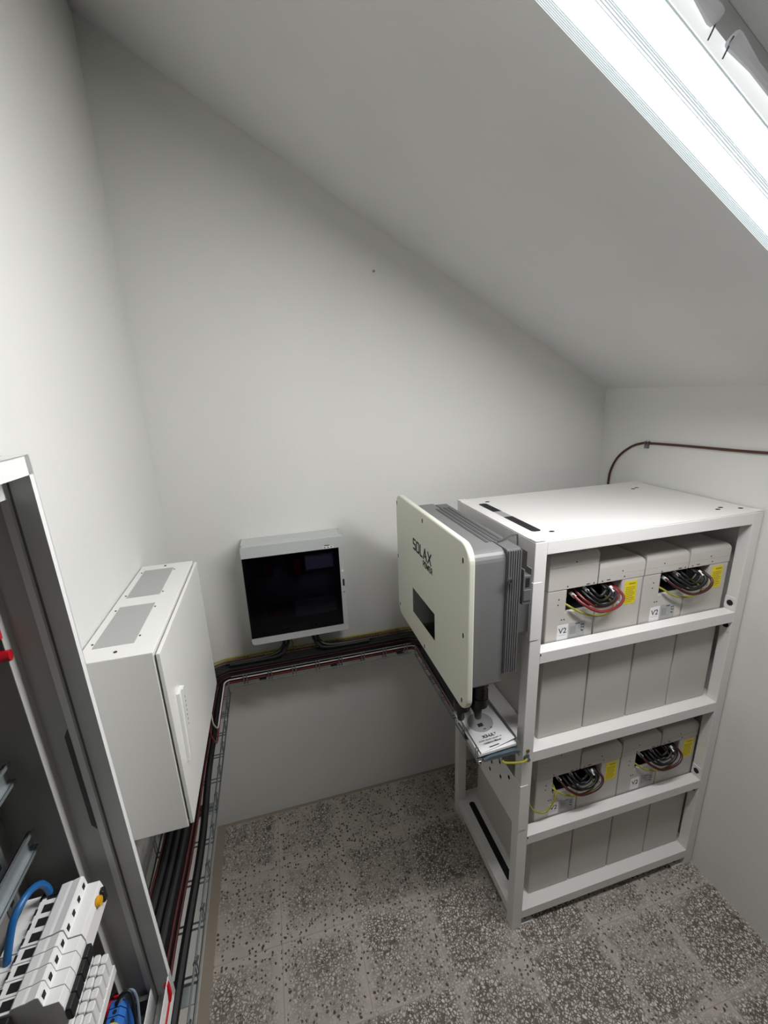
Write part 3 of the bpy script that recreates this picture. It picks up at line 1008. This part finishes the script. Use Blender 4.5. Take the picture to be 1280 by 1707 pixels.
# leads from the unit down into the tray
for k, (x, sgn) in enumerate(((0.424, -1), (0.442, -1), (0.574, 1), (0.556, 1))):
    p = [(x, -0.055, 1.085), (x, -0.055, 1.045), (x + sgn * 0.006, -0.060, 1.010), (x + sgn * 0.040, -0.074 - 0.018 * (k % 2), 0.984), (x + sgn * 0.12, -0.074 - 0.018 * (k % 2), 0.9755), (x + sgn * 0.26, -0.074 - 0.018 * (k % 2), 0.9750)]
    o = MB().tube(p, 0.0078, 8, smooth=6).build('power_cable', M['cable'], smooth=True)
    tag(o, 'black cable under the grey consumer unit bending ' + ('towards the left wall' if sgn < 0 else 'towards the rack'), 'cable',
        'cables under the consumer unit bending ' + ('left' if sgn < 0 else 'right'))
o = MB().tube([(0.452, -0.050, 1.080), (0.456, -0.048, 1.03), (0.460, -0.040, 0.990), (0.440, -0.040, 0.974), (0.33, -0.040, 0.968)], 0.0036, 8, smooth=6).build('earth_wire', M['yg'], smooth=True)
tag(o, 'thin yellow green wire beside the black cables under the grey consumer unit', 'cable')

# ------------------------------------------------------------------ white metal cabinet on the left wall
cx1, cy0, cy1, cz0, cz1 = 0.171, -0.9416, -0.379, 1.089, 1.588
cab = thing('metal_cabinet', 'white steel wall cabinet with two filter panels in its top', 'cabinet', (0.085, (cy0 + cy1) / 2, cz0))
box('body', M['cabinet'], cab, 0.002, cx1 - 0.013, cy0, cy1, cz0, cz1, 0.0015)
dr = MB().box(cx1 - 0.0085, cx1, cy0 + 0.001, cy1 - 0.001, cz0 + 0.008, cz1 - 0.006).build('door', M['cabinet'], cab, 0.0012)
MB().box(cx1 - 0.013, cx1 - 0.0085, cy0 + 0.008, cy1 - 0.008, cz0 + 0.014, cz1 - 0.012).build('door_gasket', M['innergrey'], cab)
for (y0, y1) in ((-0.885, -0.681), (-0.626, -0.423)):
    v = MB().box(0.021, 0.107, y0, y1, cz1, cz1 + 0.0008).build('filter_panel', M['filter'], cab)
for (x, y) in ((0.077, -0.914), (0.077, -0.398), (0.016, -0.865), (0.016, -0.70), (0.112, -0.855), (0.112, -0.705), (0.016, -0.61), (0.016, -0.44), (0.112, -0.61), (0.112, -0.44)):
    rr = 0.004 if abs(x - 0.077) < 0.001 else 0.0024
    MB().cyl((x, y, cz1), (x, y, cz1 + 0.0012), rr, 8).build('screw', M['ink'], cab)
hd = MB()
hd.prism([(-0.884, 1.432), (-0.849, 1.432), (-0.876, 1.245), (-0.898, 1.245)], 'x', cx1, cx1 + 0.008)
hdo = hd.build('handle', M['cabinet'], dr, 0.001)
hp = MB().prism([(-0.868, 1.432), (-0.851, 1.432), (-0.878, 1.250), (-0.890, 1.250)], 'x', cx1 + 0.008, cx1 + 0.0125)
hp.build('handle_cover', M['white'], hdo)
hk = MB()
for k in range(7):
    z = 1.405 - k * 0.012
    hk.box(cx1 + 0.0125, cx1 + 0.0129, -0.8635 - 0.0017 * k, -0.8605 - 0.0017 * k, z, z + 0.005)
hk.build('handle_marks', M['groove'], hdo)

# ------------------------------------------------------------------ brown cable on the right wall
pc = MB().tube([(2.100, -0.083, 1.45), (2.1015, -0.083, 1.56), (2.1055, -0.083, 1.618), (2.1062, -0.090, 1.690), (2.1062, -0.128, 1.764), (2.1062, -0.196, 1.820),
                (2.1062, -0.258, 1.845), (2.1062, -0.305, 1.850), (2.1062, -0.50, 1.857), (2.1062, -0.70, 1.862), (2.1062, -0.95, 1.872), (2.1062, -1.3, 1.872)], 0.0052, 10, smooth=8)
tag(pc.build('cable', M['brown'], smooth=True), 'brown cable arching up the right wall behind the white rack', 'cable')
cc = MB()
cc.box(2.0995, 2.1115, -0.298, -0.280, 1.826, 1.842)
cc.tube([(2.1115, -0.298, 1.840), (2.100, -0.298, 1.843), (2.100, -0.298, 1.855), (2.1115, -0.298, 1.858)], 0.0022, 6)
cc.tube([(2.1115, -0.282, 1.840), (2.100, -0.282, 1.843), (2.100, -0.282, 1.855), (2.1115, -0.282, 1.858)], 0.0022, 6)
tag(cc.build('cable_clip', M['darksteel'], bevel=0.001), 'small grey clip holding the brown cable on the right wall', 'clip')

nl = MB()
nl.cyl((0.930, -0.0005, 2.585), (0.930, -0.012, 2.585), 0.0022, 8)
nl.cyl((0.930, -0.012, 2.585), (0.930, -0.0135, 2.585), 0.0045, 10)
tag(nl.build('nail', M['darksteel']), 'tiny nail high in the bare back wall under the sloping ceiling', 'nail')

# ------------------------------------------------------------------ manual, plastic bag and earth wire in the rack-side tray
bag = MB()
nx, ny = 8, 8
vs, fs = [], []
for j in range(ny + 1):
    for i in range(nx + 1):
        u, v = i / nx, j / ny
        vs.append((1.024 + 0.136 * u + 0.012 * (1 - v), -0.829 + 0.185 * v, 0.917 + 0.010 * math.sin(PI * u) + 0.003 * math.sin(9 * u + 5 * v)))
for j in range(ny):
    for i in range(nx):
        a = j * (nx + 1) + i
        fs.append((a, a + 1, a + nx + 2, a + nx + 1))
nb = len(vs)
vs2 = [(x, y, 0.9105) for x, y, z in vs]
fs2 = [tuple(i + nb for i in f[::-1]) for f in fs]
ring = list(range(0, nx + 1)) + [k * (nx + 1) + nx for k in range(1, ny + 1)] + [ny * (nx + 1) + k for k in range(nx - 1, -1, -1)] + [k * (nx + 1) for k in range(ny - 1, 0, -1)]
fs3 = [(ring[k], ring[(k + 1) % len(ring)], ring[(k + 1) % len(ring)] + nb, ring[k] + nb) for k in range(len(ring))]
bag.add(vs + vs2, fs + fs2 + fs3)
tag(bag.build('plastic_bag', M['bluebag'], smooth=True), 'blue plastic bag under the white manual in the rack side tray', 'bag')

man = thing('manual_booklet', 'white printed inverter manual lying in the wire tray beside the rack', 'booklet', (1.09, -0.72, 0.930))
A, Bc = Vector((1.018, -0.824, 0)), Vector((1.162, -0.818, 0))        # near edge
ex_ = (Bc - A)
ey_ = Vector((0.004, 0.210, 0))
def MP(u, v, z):
    p = A + ex_ * u + ey_ * v
    return Vector((p.x, p.y, z))
def sheet(zfun, th, shift=0.0):
    mb = MB()
    n = 10
    vs, fs = [], []
    for j in range(n + 1):
        for i in range(n + 1):
            u, v = i / n, j / n
            p = MP(u, v, zfun(u, v))
            p.y += shift * u * (1 - v)
            vs.append(p)
    for j in range(n):
        for i in range(n):
            a = j * (n + 1) + i
            fs.append((a, a + 1, a + n + 2, a + n + 1))
    nn = len(vs)
    low = [Vector((p.x, p.y, p.z - th)) for p in vs]
    fl_ = [tuple(i + nn for i in f[::-1]) for f in fs]
    rg = list(range(0, n + 1)) + [k * (n + 1) + n for k in range(1, n + 1)] + [n * (n + 1) + k for k in range(n - 1, -1, -1)] + [k * (n + 1) for k in range(n - 1, 0, -1)]
    sd = [(rg[k], rg[(k + 1) % len(rg)], rg[(k + 1) % len(rg)] + nn, rg[k] + nn) for k in range(len(rg))]
    mb.add(vs + low, fs + fl_ + sd)
    return mb
sheet(lambda u, v: 0.9405 + 0.002 * u, 0.009).build('pages', M['paper'], man)
zc = lambda u, v: 0.9425 + 0.002 * u + 0.010 * u * u * (1 - v) ** 2
sheet(zc, 0.0006, 0.012).build('cover', M['paper'], man)
def dec(name, poly, material, dz=0.0004):
    mb = MB()
    top = [MP(u, v, zc(u, v) + dz) for u, v in poly]
    mb.add(top, [tuple(range(len(poly)))])
    return mb.build(name, material, man)
dec('cover_disc', [(0.47 + 0.33 * math.cos(a * PI / 16), 0.60 + 0.225 * math.sin(a * PI / 16)) for a in range(32)], M['papergrey'])
dec('cover_picture', [(0.36, 0.50), (0.50, 0.50), (0.50, 0.575), (0.36, 0.575)], M['ink'], 0.0010)
dm = MB()
for (u, v, w_, h_) in ((0.44, 0.425, 0.07, 0.018), (0.62, 0.415, 0.06, 0.018)):
    dm.add([MP(a, b, zc(a, b) + 0.0010) for a, b in ((u, v), (u + w_, v), (u + w_, v + h_), (u, v + h_))], [(0, 1, 2, 3)])
dm.build('cover_icons', M['ink'], man)
exn, eyn = ex_.normalized(), ey_.normalized()
text_mesh('title', 'X3-ULTRA', 0.0165, M['ink'], man, MP(0.30, 0.255, zc(0.5, 0.26) + 0.0012), exn, eyn, 0.0001, 0.0005)
text_mesh('subtitle', '15 kW / 20 kW / 25 kW / 30 kW', 0.0075, M['ink'], man, MP(0.14, 0.190, zc(0.6, 0.19) + 0.0018), exn, eyn, 0.0001, 0.0001)
text_mesh('subtitle', 'Installation Manual', 0.0088, M['ink'], man, MP(0.24, 0.130, zc(0.6, 0.13) + 0.0018), exn, eyn, 0.0001, 0.0002)
dec('cover_bar', [(0.32, 0.055), (0.58, 0.055), (0.58, 0.072), (0.32, 0.072)], M['ink'], 0.0014)

ew = MB().tube([(1.150, -0.60, 0.925), (1.155, -0.70, 0.915), (1.125, -0.80, 0.893), (1.108, -0.826, 0.888), (1.135, -0.832, 0.880), (1.180, -0.832, 0.870), (1.204, -0.824, 0.866)], 0.0038, 8, smooth=6).build('earth_wire', M['yg'], smooth=True)
tag(ew, 'yellow green earth wire bolted to the front post of the rack below the manual', 'cable')
MB().box(1.196, 1.216, -0.8185, -0.8150, 0.858, 0.876).build('cable_lug', M['steel'], ew)
MB().cyl((1.208, -0.828, 0.864), (1.208, -0.8125, 0.864), 0.0075, 6).build('bolt', M['steel'], ew)
MB().cyl((1.212, -0.8155, 0.890), (1.212, -0.8125, 0.890), 0.007, 10).build('rack_stud', M['copper'], rack)

# ------------------------------------------------------------------ open wall enclosure in the near left corner
ey1, ey0 = -1.250, -2.05                         # far side, near side
ex1, ez0, ez1 = 0.170, 1.060, 2.060
enc = thing('wall_enclosure', 'open grey steel enclosure on the left wall with devices inside', 'electrical enclosure', (0.085, (ey0 + ey1) / 2, ez0))
enc.location.x += 0.007
enc.rotation_euler = (0, -0.011, 0)              # hangs a touch out of plumb
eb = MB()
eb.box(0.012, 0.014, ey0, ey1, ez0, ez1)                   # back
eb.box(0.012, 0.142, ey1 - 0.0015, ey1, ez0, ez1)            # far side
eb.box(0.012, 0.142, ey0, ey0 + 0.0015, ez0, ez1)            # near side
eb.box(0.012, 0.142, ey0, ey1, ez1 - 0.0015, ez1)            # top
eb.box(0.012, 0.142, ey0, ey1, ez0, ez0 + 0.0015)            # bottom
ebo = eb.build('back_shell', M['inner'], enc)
rim = MB()
# rain channel round the opening: outer lip, gutter wall, inner lip
rim.box(0.142, ex1, ey1 - 0.0015, ey1, ez0, ez1)
rim.box(ex1 - 0.0015, ex1, ey1 - 0.011, ey1, ez0, ez1)
rim.box(0.1375, 0.139, ey1 - 0.0065, ey1, ez0 + 0.03, ez1 - 0.03)
rim.box(0.1305, 0.139, ey1 - 0.008, ey1 - 0.0065, ez0 + 0.03, ez1 - 0.05)
rim.box(0.142, ex1, ey0, ey1, ez1 - 0.0015, ez1)
rim.box(ex1 - 0.0015, ex1, ey0, ey1, ez1 - 0.024, ez1)
rim.box(0.138, 0.1395, ey0, ey1, ez1 - 0.05, ez1)
rim.box(0.128, 0.1395, ey0, ey1, ez1 - 0.0515, ez1 - 0.050)
rim.box(0.142, ex1, ey0, ey1, ez0, ez0 + 0.0015)
rim.box(ex1 - 0.0015, ex1, ey0, ey1 - 0.001, ez0, ez0 + 0.060)
rim.box(0.138, 0.1395, ey0, ey1, ez0, ez0 + 0.045)
rim.build('door_rim', M['encl'], enc)
ip = MB()
ip.box(0.100, 0.1285, ey1 - 0.0042, ey1 - 0.0025, ez0 + 0.01, ez1 - 0.03)
ip.prism([(0.100, ey1 - 0.0042), (0.0945, ey1 - 0.0190), (0.0935, ey1 - 0.0190), (0.099, ey1 - 0.0025)], 'z', ez0 + 0.01, ez1 - 0.03)
ipo = ip.build('inner_frame', M['framegrey'], enc)
MB().prism([(0.1215, 1.655), (0.1275, 1.667), (0.1275, 1.478), (0.1215, 1.488)], 'y', ey1 - 0.0049, ey1 - 0.0042).build('frame_slot', M['groove'], ipo)
MB().cyl((ex1, ey1 - 0.018, ez0 + 0.045), (ex1 + 0.0008, ey1 - 0.018, ez0 + 0.045), 0.0045, 12).build('rim_hole', M['hole'], enc)
sealp = MB()
sealp.box(ex1, ex1 + 0.002, ey0, ey1 - 0.028, ez0 + 0.028, ez0 + 0.034)
sealp.build('red_seal_strip', M['redplast'], enc)
tape = MB()
tape.tube([(ex1 - 0.002, ey1 - 0.020, ez0 + 0.058), (ex1 + 0.002, ey1 - 0.026, ez0 + 0.040), (ex1 + 0.001, ey1 - 0.032, ez0 + 0.031)], [0.0055, 0.0045, 0.0028], 8)
tape.build('red_plug', M['redplast'], enc)
MB().box(0.114, 0.134, ey1 - 0.020, ey1 - 0.0125, ez0 + 0.008, ez0 + 0.036).build('corner_block', M['groove'], enc)

# devices on the rail
dg_ = 'breakers in the open wall enclosure'
PROF = [(0.030, 1.340), (0.109, 1.340), (0.109, 1.356), (0.1285, 1.360), (0.1295, 1.392), (0.127, 1.4045), (0.1105, 1.4045), (0.1085, 1.4215), (0.105, 1.4225), (0.094, 1.4190), (0.090, 1.4190), (0.079, 1.4170),
        (0.076, 1.412), (0.055, 1.412), (0.052, 1.405), (0.030, 1.405)]
def device(name, label, cat, y_far, wd, group=None):
    ym = y_far - wd / 2
    t = thing(name, label, cat, (0.08, ym, 1.340), group)
    MB().prism(PROF, 'y', y_far - 0.0004, y_far - wd + 0.0004).build('casing', M['white'], t, 0.0006)
    n = max(1, round(wd / 0.018))
    pit = MB()
    for k in range(n):
        yc = y_far - (k + 0.5) * wd / n
        pit.box(0.063, 0.0755, yc - 0.0055, yc + 0.0055, 1.412, 1.4126)
        pit.box(0.0535, 0.0565, yc - 0.006, yc + 0.002, 1.412, 1.4126)
    pit.build('terminal_openings', M['hole'], t)
    sl_ = MB()
    for k in range(n):
        yc = y_far - (k + 0.5) * wd / n
        sl_.box(0.1092, 0.1102, yc - 0.004, yc + 0.002, 1.4085, 1.4165)
    sl_.build('vent_slots', M['hole'], t)
    return t
rcd = device('residual_current_device', 'wide white residual current device with amber test button at the end of the breaker row', 'breaker', -1.2785, 0.072)
MB().tube([(0.1293, -1.303, 1.394), (0.1345, -1.303, 1.394)], [0.0075, 0.0065], 14).build('test_button', M['amber'], rcd, smooth=True)
MB().box(0.1285, 0.1350, -1.294, -1.284, 1.376, 1.398).build('toggle', M['black'], rcd, 0.002)
MB().box(0.056, 0.078, -1.290, -1.281, 1.4128, 1.4150).build('terminal_cap', M['black'], rcd)
bl = ('white narrow circuit breaker next to the wide device with the amber button',
      'white narrow circuit breaker, second along from the wide device with the amber button',
      'white narrow circuit breaker, third along from the wide device with the amber button',
      'white narrow circuit breaker at the open end of the row above a black end clamp')
for k in range(4):
    br = device('circuit_breaker', bl[k], 'breaker', -1.3515 - 0.0178 * k, 0.0178, 'white narrow circuit breakers in the open enclosure')
    yc = -1.3515 - 0.0178 * (k + 0.5)
    MB().box(0.129, 0.1365, yc - 0.0088, yc + 0.0088, 1.366, 1.386).build('toggle', M['black'], br, 0.002)
ec = MB()
ec.box(0.030, 0.078, -1.4400, -1.4235, 1.345, 1.410)
ec.box(0.030, 0.100, -1.4480, -1.4405, 1.335, 1.385)
tag(ec.build('end_clamp', M['black'], bevel=0.002), 'black end clamp closing the row of white breakers', 'clamp')

def din_rail(z, y0, y1, label):
    mb = MB()
    mb.box(0.046, 0.0475, y0, y1, z - 0.0135, z + 0.0135)
    for sg_ in (-1, 1):
        mb.box(0.046, 0.0545, y0, y1, z + sg_ * 0.0125, z + sg_ * 0.0135)
        mb.box(0.0535, 0.0548, y0, y1, z + sg_ * 0.0125, z + sg_ * 0.0178)
    o = mb.build('mounting_rail', M['zinc'])
    tag(o, label, 'rail', 'zinc mounting rails in the open enclosure')
    return o
din_rail(1.372, -1.95, -1.276, 'zinc mounting rail carrying the row of white breakers')
din_rail(1.497, -1.95, -1.260, 'bare zinc mounting rail just above the row of white breakers')
din_rail(1.622, -1.95, -1.262, 'bare zinc mounting rail topmost in the open enclosure')
pr = MB()
pr.box(0.0115, 0.0190, -1.300, -1.278, ez0 + 0.02, 1.66)
pr.box(0.003, 0.0115, -1.302, -1.300, ez0 + 0.02, 1.66)
pro = pr.build('perforated_upright', M['darksteel'])
tag(pro, 'perforated steel upright behind the mounting rails in the open enclosure', 'upright')
ph = MB()
for k in range(24):
    z = 1.10 + k * 0.0225
    ph.box(0.0190, 0.0194, -1.293, -1.285, z, z + 0.010)
ph.build('upright_holes', M['hole'], pro)
pp = MB().box(0.0025, 0.010, -1.95, -1.306, 1.53, 1.60).build('perforated_plate', M['darksteel'])
tag(pp, 'perforated steel plate between the two bare mounting rails', 'plate')
ph = MB()
for k in range(14):
    for j in range(4):
        ph.box(0.010, 0.0104, -1.34 - k * 0.028, -1.33 - k * 0.028, 1.537 + j * 0.016, 1.544 + j * 0.016)
ph.build('plate_holes', M['hole'], pp)

# blue wire arching over the row
bw = MB().tube([(0.064, -1.286, 1.405), (0.064, -1.286, 1.425), (0.062, -1.295, 1.447), (0.058, -1.315, 1.458), (0.052, -1.338, 1.452), (0.046, -1.352, 1.425), (0.042, -1.362, 1.395), (0.040, -1.375, 1.33)], 0.0048, 10, smooth=6)
tag(bw.build('wire', M['bluec'], smooth=True), 'thick blue wire arching into the terminal of the wide white device', 'wire')
# white clear-capped terminal row below the breakers
tbk = thing('terminal_block', 'white ribbed terminal block below the row of breakers', 'terminal block', (0.09, -1.33, 1.20))
for k in range(6):
    for j in range(3):
        yc = -1.286 - k * 0.0145
        xx = 0.080 + j * 0.0105
        MB().prism(rrect(xx, xx + 0.0098, yc - 0.0066, yc + 0.0066, 0.003, 3), 'z', 1.215, 1.256 - 0.003 * j).build('terminal', M['white'], tbk, 0.0015)
MB().box(0.040, 0.112, -1.375, -1.277, 1.20, 1.215).build('base', M['white'], tbk)
# red lever fuse, blue terminals and thin wires at the bottom of the enclosure
rf = MB().tube([(0.052, -1.300, 1.118), (0.088, -1.272, 1.118), (0.096, -1.2685, 1.119)], [0.0085, 0.0085, 0.007], 10)
rfo = rf.build('red_connector', M['redplast'], smooth=True)
tag(rfo, 'dark red connector at the bottom of the open enclosure', 'connector')
MB().box(0.093, 0.101, -1.272, -1.266, 1.117, 1.132).build('lever', M['redplast'], rfo, 0.001)
for k in range(3):
    bt = MB()
    yc = -1.292 - k * 0.011
    bt.prism([(0.094, 1.085), (0.122, 1.085), (0.122, 1.140), (0.115, 1.150), (0.098, 1.150), (0.094, 1.142)], 'y', yc - 0.005, yc + 0.005)
    b_ = tag(bt.build('terminal', M['blueplast'], bevel=0.0008), ('blue rail terminal nearest the far side of the open enclosure', 'blue rail terminal in the middle of the three at the enclosure bottom',
                                                                  'blue rail terminal closest to the camera at the enclosure bottom')[k], 'terminal', 'blue rail terminals at the enclosure bottom')
    MB().cyl((0.1075, yc, 1.150), (0.1075, yc, 1.1506), 0.0032, 8).build('screw_hole', M['hole'], b_)
tag(MB().tube([(0.112, -1.292, 1.148), (0.120, -1.284, 1.156), (0.133, -1.286, 1.153), (0.139, -1.300, 1.130), (0.138, -1.33, 1.09), (0.12, -1.42, 1.07)], 0.0022, 8, smooth=6).build('wire', M['greyc'], smooth=True),
    'thin grey blue wire curling over the blue terminals', 'wire')
tag(MB().tube([(0.108, -1.296, 1.150), (0.115, -1.288, 1.160), (0.128, -1.288, 1.158), (0.134, -1.302, 1.134), (0.133, -1.33, 1.09), (0.11, -1.42, 1.07)], 0.0022, 8, smooth=6).build('wire', M['cable'], smooth=True),
    'thin black wire curling over the blue terminals', 'wire')
tag(MB().tube([(0.080, -1.345, 1.165), (0.100, -1.335, 1.172), (0.118, -1.328, 1.166), (0.128, -1.335, 1.145), (0.126, -1.36, 1.10)], 0.0018, 8, smooth=6).build('wire', M['yg'], smooth=True),
    'thin yellow green wire in front of the blue terminals', 'wire')
# red devices high in the enclosure
for k, (z, xl) in enumerate(((1.838, 0.094), (1.806, 0.098))):
    r_ = MB()
    r_.tube([(0.010, -1.30, z), (0.060, -1.275, z), (xl, -1.2695, z)], [0.010, 0.009, 0.0075], 10)
    tag(r_.build('red_connector', M['redplast'], smooth=True), ('red plug connector topmost at the side of the open enclosure', 'red plug connector just under the other near the top of the enclosure')[k], 'connector', 'red plug connectors at the enclosure side')
